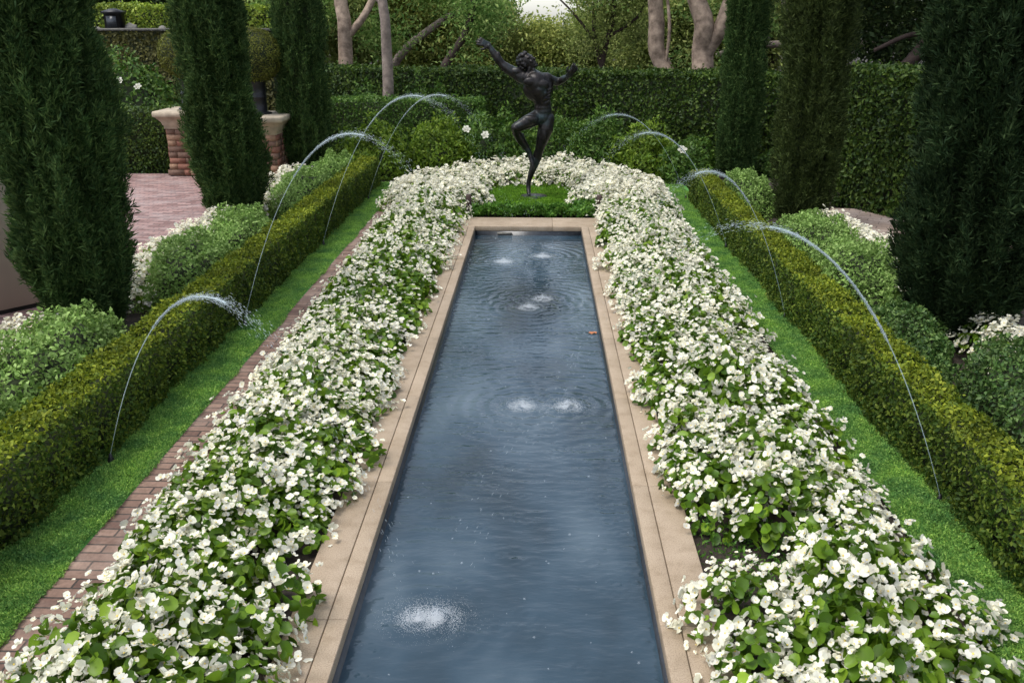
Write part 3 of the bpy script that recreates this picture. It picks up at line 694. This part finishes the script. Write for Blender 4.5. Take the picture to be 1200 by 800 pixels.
# ------------------------------------------------------------------ trees behind
def crown_pts(clusters, per, leafR, r, flat=.7):
    P = []
    for (c, s) in clusters:
        P.append(np.array(c) + r.normal(size=(per, 3)) * np.array([s, s, s * flat]))
    return np.concatenate(P)
def tree(loc, limbs, blobs, mat, bark, label, leafL=.11, nclu=120, per=90, seed=0, name='garden_tree', cat='tree', cs=.28):
    """limbs: [(points, r0, r1)], blobs: [(centre, (sx,sy,sz))]"""
    r = np.random.default_rng(seed); root = empty(name, loc); tag(root, label, cat)
    mb = MB()
    for pts, r0, r1 in limbs:
        pts = np.array(pts, float); k = max(2, len(pts)); t = np.linspace(0, 1, (k - 1) * 6 + 1)
        seg = np.linspace(0, 1, k); Q = np.stack([np.interp(t, seg, pts[:, i]) for i in range(3)], 1)
        for _ in range(3): Q[1:-1] = (Q[:-2] + 2 * Q[1:-1] + Q[2:]) / 4
        Q += (np.stack([vn(Q, 1.7, 3), vn(Q, 1.7, 9), vn(Q, 1.7, 14)], 1) - .5) * r0 * .9
        mb.tube(Q, np.linspace(r0, r1, len(Q)), 12, wob=.10)
    mb.build('trunk', bark, root, smooth=True)
    if blobs:
        vol = np.array([b[1][0] * b[1][1] * b[1][2] for b in blobs]) ** .8; vol /= vol.sum()
        clu = []
        for (c, s), v in zip(blobs, vol):
            for _ in range(max(3, int(nclu * v))):
                d = unit(r.normal(size=3)) * (r.random() ** .33); clu.append((np.array(c) + d * np.array(s), cs * r.uniform(.6, 1.3)))
        P = crown_pts(clu, per, leafL, r)
        mb = MB(); leaf_quads(mb, P, unit(r.normal(size=P.shape) + [0, 0, .7]), leafL, leafL * .45, tilt=.7, up=-.1, r=r)
        mb.build('crown', mat, root)
    return root

# single trunks seen above the hedge
tree((-2.88, 17.35, 0), [([(0, 0, 0), (.02, 0, 1.5), (0, 0, 2.9)], .115, .085), ([(0, 0, 2.75), (-.7, .3, 3.3), (-1.2, .6, 4.4)], .07, .04), ([(0, 0, 2.8), (.6, -.3, 3.5), (1.0, 0, 4.6)], .07, .04)],
     [((-.9, .5, 4.6), (1.3, 1.0, .8)), ((.9, .2, 4.9), (1.2, 1.0, .8)), ((.5, .2, 3.6), (.5, .4, .25))], M['gum'], M['bark_grey'], 'slim grey tree trunk standing in front of the back hedge, left of the statue', seed=11, nclu=36)
tree((-4.75, 22.6, 0), [([(0, 0, 0), (0, 0, 1.5), (.05, 0, 3.4)], .20, .15), ([(.02, 0, 2.0), (.6, 0, 2.6), (1.1, .3, 3.6)], .10, .07), ([(-.1, 0, .8), (-.9, 0, 1.9), (-1.4, 0, 3.2)], .16, .09)],
     [((-1.3, 1, 2.9), (1.1, .8, .7)), ((.2, 1.2, 4.3), (2, 1, .8)), ((.9, .8, 2.2), (.7, .5, .5))], M['gum'], M['bark'], 'gum tree with pale trunk and a slanting limb behind the far left cypress', seed=12, nclu=140)
tree((-5.2, 25.2, 0), [([(.2, 0, 0), (1.2, 0, 1.4), (2.4, 0, 2.4), (4.0, 0, 3.1)], .13, .07)], [((3.4, 0, 2.7), (1.0, .5, .35)), ((2.6, .4, 3.3), (1.0, .5, .4))], M['gum'], M['bark_grey'], 'leaning pale limbed tree behind the hedge between the grey trunk and statue', seed=13, nclu=80)
tree((-2.3, 22.4, 0), [([(-.4, 0, 0), (-.1, 0, 1.3), (.6, 0, 2.2), (.9, 0, 3.6)], .13, .06)], [((.75, -.1, 2.55), (.42, .3, .40)), ((.6, 0, 3.9), (.8, .8, .5)), ((.5, 0, 1.75), (.25, .2, .2))], M['gum'], M['bark_dark'], 'dark leaning stem with deep green leaf clumps left of the statue arm', seed=14, nclu=80)
tree((1.35, 25.0, 0), [([(.2, 0, 0), (.3, 0, 1.6), (.6, 0, 2.6), (.4, 0, 4.6)], .09, .05), ([(.3, 0, 1.6), (-.3, 0, 2.4), (-.9, 0, 3.0)], .05, .02), ([(.5, 0, 2.1), (1.2, 0, 2.5), (1.5, 0, 3.2)], .05, .02), ([(.3, 0, 1.2), (0, .1, 2.2), (.1, .1, 3.4)], .07, .03)],
     [((.5, 0, 2.9), (1.1, .5, .45)), ((.9, 0, 2.3), (.7, .4, .3)), ((.9, 0, 4.0), (1.6, 1, .9)), ((-.1, 0, 1.9), (.5, .3, .3))], M['woods'], M['bark_dark'], 'airy thin stemmed tree with sky showing through, right of the statue', seed=15, nclu=230, per=70, leafL=.1)
tree((2.75, 20.3, 0), [([(0, 0, 0), (-.02, 0, 1.2), (-.30, 0, 1.9), (-.40, 0, 3.2), (-.3, 0, 5.0)], .20, .14), ([(-.1, -.1, 1.25), (-.02, -.1, 2.2), (-.15, 0, 3.5)], .04, .03)],
     [((-.3, .3, 4.6), (1.8, 1.2, 1.2)), ((.5, .8, 2.6), (.7, .5, .5)), ((-1.3, .8, 2.9), (.6, .5, .35))], M['gum'], M['bark'], 'leaning pinkish brown trunk behind the hedge, left of the forked trunk', seed=16, nclu=40)
tree((3.42, 20.1, 0), [([(0, 0, 0), (0, 0, 1.5), (-.05, 0, 2.3), (-.25, 0, 3.4), (-.4, 0, 5)], .25, .15), ([(.0, 0, 1.55), (.30, 0, 2.2), (.62, 0, 3.0), (1.3, 0, 4.8)], .17, .12)],
     [((.4, .3, 5.0), (2.2, 1.5, 1.3)), ((1.5, .9, 2.4), (.9, .5, .7)), ((.1, .9, 1.6), (.8, .4, .4))], M['gum'], M['bark'], 'thick forked pinkish brown trunk behind the hedge beside the far right cypress', seed=17, nclu=50)
tree((5.6, 22.0, 0), [([(.3, 0, 0), (.3, 0, 1.6), (.05, 0, 2.3), (-.05, 0, 3.6)], .14, .09), ([(.3, 0, 1.9), (1.2, 0, 2.0), (2.2, 0, 1.9)], .09, .06), ([(.1, 0, 1.9), (-.7, 0, 1.95), (-1.5, 0, 1.7)], .09, .05), ([(.2, 0, 2.1), (.7, 0, 2.6), (1.0, 0, 3.6)], .08, .05)],
     [((.8, .5, 3.0), (1.3, .8, .5)), ((0, .8, 4.2), (2, 1, .8))], M['woods'], M['bark_grey'], 'pale twisted branches seen between the two far right cypresses', seed=18, nclu=90)
# dark spreading tree at the right
tree((6.0, 16.6, 0), [([(1.6, 0, 0), (1.6, 0, 1.2), (1.5, 0, 2.6), (1.4, 0, 5)], .30, .2), ([(-.1, -.3, 1.4), (.35, -.3, 1.75), (.75, -.2, 2.3), (1.5, 0, 2.6)], .10, .12), ([(.75, -.2, 2.3), (.2, -.3, 2.2), (-.3, -.3, 1.95)], .05, .03), ([(1.5, 0, 2.6), (.6, -.2, 2.9), (-.4, -.4, 3.4)], .08, .04)],
     [((1.0, .9, 2.6), (2.6, .5, 1.1)), ((1.2, 0, 4.2), (3.0, 2.4, 1.0)), ((3.0, -1.5, 3.0), (1.5, 2.0, 1.6)), ((-.8, .8, 3.1), (.9, .6, .6))], M['darkw'], M['bark_dark'], 'dark spreading tree with bare crooked limbs above the right hedge', seed=19, nclu=420, leafL=.12, cs=.3)

# bushes and tree crowns closing the view behind (each one a tree)
W_ = [(-15.5, 27, 3.4, 3.8, 'darkw', 'dark brownish green tree above the terrace at the far left'),
      (-11.0, 27.5, 3.0, 3.8, 'darkw', 'dark olive tree mass above the bright hedge behind the patio'),
      (-7.2, 27.5, 2.6, 3.6, 'woods', 'shadowy green tree beyond the ivy wall between left cypresses'),
      (-4.9, 29, 2.2, 3.2, 'olive', 'yellowish green leafy tree behind the pale gum trunk'),
      (-2.9, 30, 1.9, 3.0, 'olive', 'olive yellow leafy tree in the centre left background'),
      (-2.15, 31, 1.3, 2.6, 'woods', 'brownish olive leafy tree behind the statue hand'),
      (-.2, 31.5, 1.25, 2.45, 'olive', 'low yellow green trees under the bright sky gap behind the statue'),
      (2.1, 31, 1.3, 2.6, 'woods', 'light olive bush mass right of the sky gap'),
      (4.2, 29, 1.8, 2.5, 'woods', 'green tree behind the two pinkish trunks'),
      (6.8, 28, 2.0, 3.2, 'woods', 'leafy green tree behind the twisted branches at right'),
      (9.8, 26, 2.4, 3.8, 'darkw', 'dark tree mass behind the right hedge'),
      (13.5, 22, 3.0, 4.2, 'darkw', 'very dark tree at the far right beyond the lawn'),
      (9.6, 15.5, 2.0, 3.8, 'darkw', 'very dark bushy tree to the right of the spreading tree'),
      (8.8, 9.8, 1.7, 3.4, 'darkw', 'dark bushy tree filling the right frame edge behind the large cypress')]
for i, (x, y, rx, hz, mt, lab) in enumerate(W_):
    hz = hz * (1.0 if i == 6 else 1.15 if i == 7 else 1.4)
    tree((x, y, 0), [([(0, 0, -.05), (.05, 0, hz * .4), (0, 0, hz * .8)], .16, .06), ([(0, 0, hz * .3), (rx * .4, .1, hz * .7)], .08, .03), ([(0, 0, hz * .3), (-rx * .4, -.1, hz * .7)], .08, .03)],
         [((0, 0, hz * .48), (rx * 1.1, 1.2, hz * .52)), ((rx * .3, -.3, hz * .75), (rx * .6, .9, hz * .25)), ((-rx * .4, .2, hz * .7), (rx * .5, .9, hz * .28))], M[mt], M['bark_dark'], lab, seed=30 + i,
         nclu=int(190 * rx), per=80, leafL=.13, name='woodland_tree', cs=.26)

# ------------------------------------------------------------------ statue
SX, SY = -.08, 13.0
st = empty('bronze_statue', (SX, SY, -.01)); tag(st, 'dark bronze statue of a leaping nude dancer with arms flung wide, one knee raised', 'statue')
mb = MB(); mb.lathe([(0, 0), (.19, 0), (.195, .02), (.185, .045), (.10, .06), (.0, .062)], 32); mb.build('base_disc', M['bronze'], st)
bmS = bmesh.new()
def sph(c, r, sc=(1, 1, 1), rot=None):
    mt = Matrix.Translation(c) @ (rot or Matrix.Identity(4)) @ Matrix.Diagonal((sc[0] * r, sc[1] * r, sc[2] * r, 1))
    bmesh.ops.create_icosphere(bmS, subdivisions=2 if r < .04 else 3, radius=1, matrix=mt)
def chain(pts):
    """[(x,y,z,r)...] dense spheres along a smooth path"""
    P = np.array(pts, float)
    for a, b in zip(P[:-1], P[1:]):
        L = np.linalg.norm(b[:3] - a[:3]); n = max(2, int(L / (min(a[3], b[3]) * .28)))
        for t in np.linspace(0, 1, n): q = a + (b - a) * t; sph(q[:3], q[3])
o_ = -SX - .08 + .0
# standing leg (figure's left, viewer's right): hip -> knee -> ankle -> toes
chain([(.27, 0, 1.13, .108), (.25, -.015, 1.00, .112), (.215, -.02, .88, .093), (.185, -.02, .77, .070), (.165, 0, .70, .064), (.135, .03, .60, .070), (.10, .035, .50, .062), (.05, .03, .36, .044), (.015, .03, .24, .035), (.01, .03, .17, .038)])
chain([(.01, .045, .20, .034), (.015, .0, .12, .034), (.02, -.045, .085, .030), (.025, -.085, .070, .020)])
sph((.10, .055, .53), .05, (1, 1, 1.6))
# raised leg
chain([(.12, -.03, 1.15, .105), (.02, -.10, 1.11, .100), (-.10, -.17, 1.06, .080), (-.17, -.20, 1.03, .066)])
chain([(-.17, -.20, 1.03, .064), (-.155, -.15, .95, .062), (-.10, -.08, .85, .064), (-.03, -.03, .75, .050), (.03, -.03, .65, .036), (.045, -.04, .58, .034)])
chain([(.035, -.02, .60, .034), (.065, -.06, .53, .034), (.075, -.08, .46, .026), (.08, -.085, .41, .016)])
sph((-.09, -.05, .87), .05, (1, 1, 1.5))
# pelvis / waist / chest
chain([(.20, .0, 1.16, .132), (.21, 0, 1.24, .128), (.205, -.01, 1.34, .118), (.185, -.02, 1.43, .132), (.145, -.03, 1.54, .160), (.105, -.03, 1.62, .165), (.085, -.01, 1.67, .130)])
sph((.19, .07, 1.13), .11); sph((.12, .07, 1.15), .10)
sph((.14, -.02, 1.555), .175, (1.22, .82, 1.12))
sph((.02, .0, 1.68), .11, (1.2, .8, .8)); sph((.20, .0, 1.655), .11, (1.1, .8, .8))
# pectorals, ribs, belly line
sph((.035, -.155, 1.645), .085, (1.2, .5, .75)); sph((.19, -.15, 1.61), .085, (1.15, .5, .75))
for k in range(3):
    sph((.17 + .010 * k, -.150 + .018 * k, 1.50 - .068 * k), .038, (.9, .6, .8)); sph((.232 + .004 * k, -.146 + .018 * k, 1.49 - .068 * k), .038, (.9, .6, .8))
for k in range(5):
    sph((.045 + .016 * k, -.125 + .004 * k, 1.555 - .040 * k), .045, (1.5, .5, .26), Matrix.Rotation(.6, 4, 'Y')); sph((.285 - .004 * k, -.11, 1.53 - .040 * k), .042, (1.3, .5, .26), Matrix.Rotation(-.55, 4, 'Y'))
# neck
chain([(.07, 0, 1.68, .075), (.045, .005, 1.77, .064), (.02, .01, 1.84, .062)])
chain([(.14, -.05, 1.70, .03), (.075, -.06, 1.80, .026)]); chain([(.0, -.05, 1.73, .03), (.02, -.06, 1.82, .026)])
# head thrown back, face up to viewer's right
HC = Vector((-.015, .0, 1.895)); _f = Vector((.62, -.52, .58)).normalized(); _t = Vector((-.62, .1, .75)); _t = (_t - _t.dot(_f) * _f).normalized(); _x = (-_f).cross(_t)
HR = Matrix((( _x.x, -_f.x, _t.x, 0), (_x.y, -_f.y, _t.y, 0), (_x.z, -_f.z, _t.z, 0), (0, 0, 0, 1)))
def hs(c, r, sc=(1, 1, 1)): p = HC + (HR @ (Vector(c) * 1.06)); sph(p, r * 1.06, sc, HR)
hs((0, 0, .02), .098, (.86, 1.02, 1.08)); hs((0, -.035, -.05), .070, (.88, .95, 1.1)); hs((0, -.078, -.108), .030, (1.1, .8, .7))
hs((0, -.108, -.012), .020, (.7, 1.0, 1.8)); hs((0, -.122, -.032), .017)
hs((0, -.088, .030), .045, (1.4, .4, .3)); hs((.034, -.085, -.03), .026, (1, .7, .8)); hs((-.034, -.085, -.03), .026, (1, .7, .8))
hs((0, -.100, -.066), .020, (1.3, .6, .32)); hs((0, -.098, -.084), .018, (1.2, .6, .32))
hs((.028, -.092, .008), .013); hs((-.028, -.092, .008), .013)
hs((.088, 0, -.01), .024, (.4, .8, 1.3)); hs((-.088, 0, -.01), .024, (.4, .8, 1.3))
# arms
chain([(-.02, -.01, 1.68, .100), (-.11, 0, 1.71, .092), (-.20, 0, 1.76, .078), (-.29, 0, 1.81, .070), (-.37, 0, 1.87, .054), (-.43, 0, 1.95, .060), (-.49, 0, 2.03, .046), (-.53, 0, 2.09, .034), (-.545, 0, 2.11, .036)])
sph((-.16, -.03, 1.775), .068, (1.3, .9, .9)); sph((-.33, -.02, 1.80), .04, (1.2, .8, .8)); sph((-.42, -.02, 1.97), .045, (.8, .8, 1.5))
chain([(.18, -.01, 1.66, .100), (.26, 0, 1.67, .088), (.32, .03, 1.655, .070), (.40, .05, 1.635, .058), (.44, .04, 1.64, .050), (.49, .0, 1.67, .050), (.54, -.05, 1.705, .034), (.555, -.06, 1.72, .032)])
sph((.26, -.01, 1.70), .070, (1.1, 1, .8))
# raised-leg and standing-leg muscle
sph((.03, -.14, 1.14), .08, (1.5, .9, .8)); sph((.235, -.07, .93), .075, (.8, .8, 1.9)); sph((.20, -.045, .765), .048, (.9, .8, 1.1)); sph((-.175, -.235, 1.03), .045)
# hands
def hand(p, d, side, s=1.0):
    p = Vector(p); d = Vector(d).normalized(); sd = Vector(side).normalized(); nrm = d.cross(sd)
    for t in (0, .02, .045, .07):
        for u in (-.022, 0, .022): sph(p + d * t * s + sd * u * s, .019 * s, (1, 1, 1))
    for i, (u, L) in enumerate(((-.033, .062), (-.011, .078), (.011, .072), (.033, .054))):
        b = p + d * .075 * s + sd * u * s; dd = (d + sd * u * 5 + nrm * .12).normalized()
        c = b + dd * L * .55 * s; e = c + (dd + nrm * .5).normalized() * L * .5 * s
        chain([(*b, .0125 * s), (*c, .011 * s), (*e, .0085 * s)])
    b = p + sd * -.035 * s + d * .02 * s; c = b + (d * .55 - sd * .8).normalized() * .035 * s; e = c + (d * .9 - sd * .3).normalized() * .032 * s
    chain([(*b, .016 * s), (*c, .0135 * s), (*e, .010 * s)])
hand((-.55, 0, 2.115), (-.75, -.1, .35), (.35, .2, .8), 1.2)
hand((.56, -.062, 1.725), (.65, -.1, .8), (.7, .4, -.6), 1.2)
me = bpy.data.meshes.new('body'); bmS.to_mesh(me); bmS.free(); me.materials.append(M['bronze'])
body = link('body', me, st); body.location = (-.09, 0, 0)
rm = body.modifiers.new('remesh', 'REMESH'); rm.mode = 'VOXEL'; rm.voxel_size = .0085; rm.use_smooth_shade = True
sm = body.modifiers.new('smooth', 'SMOOTH'); sm.factor = .5; sm.iterations = 3
# curly hair
bmS = bmesh.new()
rh_ = np.random.default_rng(5)
for k in range(150):
    d = rh_.normal(size=3); d /= np.linalg.norm(d)
    if d[1] < -.35 and d[2] < .62: continue
    if d[2] < -.55: continue
    hs(tuple(np.array([0, .012, .028]) + d * np.array([.093, .108, .108])), rh_.uniform(.016, .028))
hs((0, .02, .03), .10, (.9, 1, 1.0))
me = bpy.data.meshes.new('hair'); bmS.to_mesh(me); bmS.free(); me.materials.append(M['bronze'])
hair = link('hair', me, st); hair.location = (-.09, 0, 0)
rm = hair.modifiers.new('remesh', 'REMESH'); rm.mode = 'VOXEL'; rm.voxel_size = .008; rm.use_smooth_shade = True

# ------------------------------------------------------------------ fountain jets
def jet(y, x0, za, xl, yl, lab, seed, solid=.46, dens=1.0):
    """stream leaves the nozzle at (x0, y), peaks at height za, lands on the water at (xl, yl)"""
    r = np.random.default_rng(seed)
    root = empty('fountain_jet', (x0, y, 0)); tag(root, lab, 'water jet', 'fountain jets')
    mb = MB(); mb.lathe([(0, -.03), (.02, -.03), (.02, .01), (.012, .03), (.007, .05), (0, .05)], 12); mb.build('nozzle', M['iron'], root, smooth=True)
    # ballistic path from nozzle to landing point, apex height za
    z0 = .04; A = za - z0; D = z0 - WZ; a_ = 2 * A + math.sqrt(4 * A * A + 4 * A * D); b_ = a_ + D
    def pt(t):
        t = np.asarray(t, float)
        return np.stack([x0 + (xl - x0) * t, y + (yl - y) * t, z0 + a_ * t - b_ * t * t], -1)
    T = np.linspace(0, solid + .06, 46); Q = pt(T) - np.array([x0, y, 0])
    w_ = .0020 + .0026 * (T / solid) ** 1.4
    mb = MB(); mb.tube(Q, w_, 7, wob=.12); mb.build('stream', M['stream'], root, smooth=True)
    # spray of drops
    n = int(2800 * dens); t = np.where(r.random(n) < .08, r.uniform(solid, .98, n), solid - .20 + np.abs(r.normal(size=n)) * .16); t = t[t < .98]; t = t[t > .1]; n = len(t)
    c = pt(t); T2 = unit(pt(t + .005) - c)
    spread = .003 + .085 * np.clip(t - .33, 0, 1) ** 1.2
    c = c + r.normal(size=(n, 3)) * spread[:, None] - np.array([x0, y, 0])
    s1 = unit(np.cross(T2, r.normal(size=(n, 3)))); s2 = np.cross(T2, s1)
    rr = (.0007 + .0009 * r.random(n))[:, None]; ll = rr * 8
    V = np.stack([c + T2 * ll, c + s1 * rr, c + s2 * rr, c - s1 * rr, c - s2 * rr, c - T2 * ll], 1).reshape(-1, 3); b = np.arange(n)[:, None] * 6
    mb = MB(); mb.add(V, np.concatenate([b + np.array([q]) for q in ([0, 1, 2], [0, 2, 3], [0, 3, 4], [0, 4, 1], [5, 2, 1], [5, 3, 2], [5, 4, 3], [5, 1, 4])]))
    mb.build('spray', M['drop'], root, smooth=True)
    # splash on the water
    n = 5000; a = r.random(n) * 6.283; d = np.abs(r.normal(size=n)) * .075
    h_ = np.where(r.random(n) < .3, np.abs(r.normal(size=n)) * .03 * np.exp(-d * 8), .001)
    c = np.stack([xl + d * np.cos(a) * 1.25, yl + d * np.sin(a), WZ + h_], 1) - np.array([x0, y, 0])
    rr = (.0008 + .0016 * r.random(n) * np.exp(-d * 6))[:, None]; e1 = np.array([1., 0, 0]); e2 = np.array([0, 1., 0]); e3 = np.array([0, 0, 1.])
    V = np.stack([c + e3 * rr, c + e1 * rr, c + e2 * rr, c - e1 * rr, c - e2 * rr, c - e3 * rr], 1).reshape(-1, 3); b = np.arange(n)[:, None] * 6
    mb = MB(); mb.add(V, np.concatenate([b + np.array([q]) for q in ([0, 1, 2], [0, 2, 3], [0, 3, 4], [0, 4, 1], [5, 2, 1], [5, 3, 2], [5, 4, 3], [5, 1, 4])]))
    mb.build('splash', M['foam'], root, smooth=True)
L_ = 'thin arcing water jet rising from the %s hedge, %s'
jet(4.60, -2.47, 1.18, -.52, 3.35, L_ % ('left', 'nearest of the four on that side'), 1)
jet(7.10, -2.47, 1.66, -.10, 5.73, L_ % ('left', 'second of the four from the viewer'), 2)
jet(10.0, -2.47, 1.72, .04, 8.30, L_ % ('left', 'third of the four from the viewer'), 3)
jet(12.8, -2.46, 1.56, .05, 9.99, L_ % ('left', 'farthest back, near the statue'), 4)
jet(4.27, 2.14, 1.58, -.44, 3.36, L_ % ('right', 'nearest of the four on that side'), 5, solid=.38, dens=.8)
jet(7.40, 2.12, 1.38, .21, 5.74, L_ % ('right', 'second of the four from the viewer'), 6)
jet(10.0, 2.12, 1.38, -.09, 8.02, L_ % ('right', 'third of the four from the viewer'), 7)
jet(13.0, 2.12, 1.33, -.39, 9.73, L_ % ('right', 'farthest back, near the statue'), 8)

# ------------------------------------------------------------------ small things
for x, lab in ((-.93, 'short dark wooden stake in the leaves at the left corner of the pool end'), (.79, 'short dark wooden stake in the leaves at the right corner of the pool end')):
    mb = MB(); mb.frustum(0, 0, [(.035, -.05), (.035, .26), (.028, .275)]); o = mb.build('wooden_stake', M['bark_dark']); o.location = (x, 11.74, 0); tag(o, lab, 'stake', 'stakes at the pool end')
def petal_obj(x, y, z, s, rz, lab, mat='petal', name='fallen_petal', cat='petal', grp=None):
    mb = MB(); n = 9
    V = [(0, 0, .1 * s)] + [(s * math.cos(2 * math.pi * k / n) * (1 + .2 * math.cos(4 * math.pi * k / n)), s * .7 * math.sin(2 * math.pi * k / n), s * (.18 + .22 * math.sin(3 * k))) for k in range(n)]
    mb.add(V, [(0, 1 + k, 1 + (k + 1) % n) for k in range(n)]); o = mb.build(name, M[mat], smooth=True)
    o.location = (x, y, z); o.rotation_euler = (0, 0, rz); tag(o, lab, cat, grp); return o
PG = 'white petals fallen on the coping'
petal_obj(-.905, 2.92, .002, .018, .4, 'white petal lying on the near left coping close to the inner joint', grp=PG)
petal_obj(-1.0, 3.75, .002, .012, 1, 'white petal on the outer left coping below the flowers', grp=PG)
petal_obj(-.98, 4.5, .002, .012, 2, 'white petal on the left coping about halfway down the near bed', grp=PG)
petal_obj(.72, 4.6, .002, .010, 2, 'tiny white petal on the right coping near the flowers', grp=PG)
petal_obj(-1.0, 5.25, .002, .011, .2, 'white petal on the left coping beside the gap in the begonias', grp=PG)
petal_obj(.47, 7.3, WZ + .004, .035, .3, 'small orange brown leaf floating by the right pool edge', 'leaforange', 'floating_leaf', 'leaf')
# gardenia bloom above the right hedge end is part of its bush (built above)
bpy.context.view_layer.update()
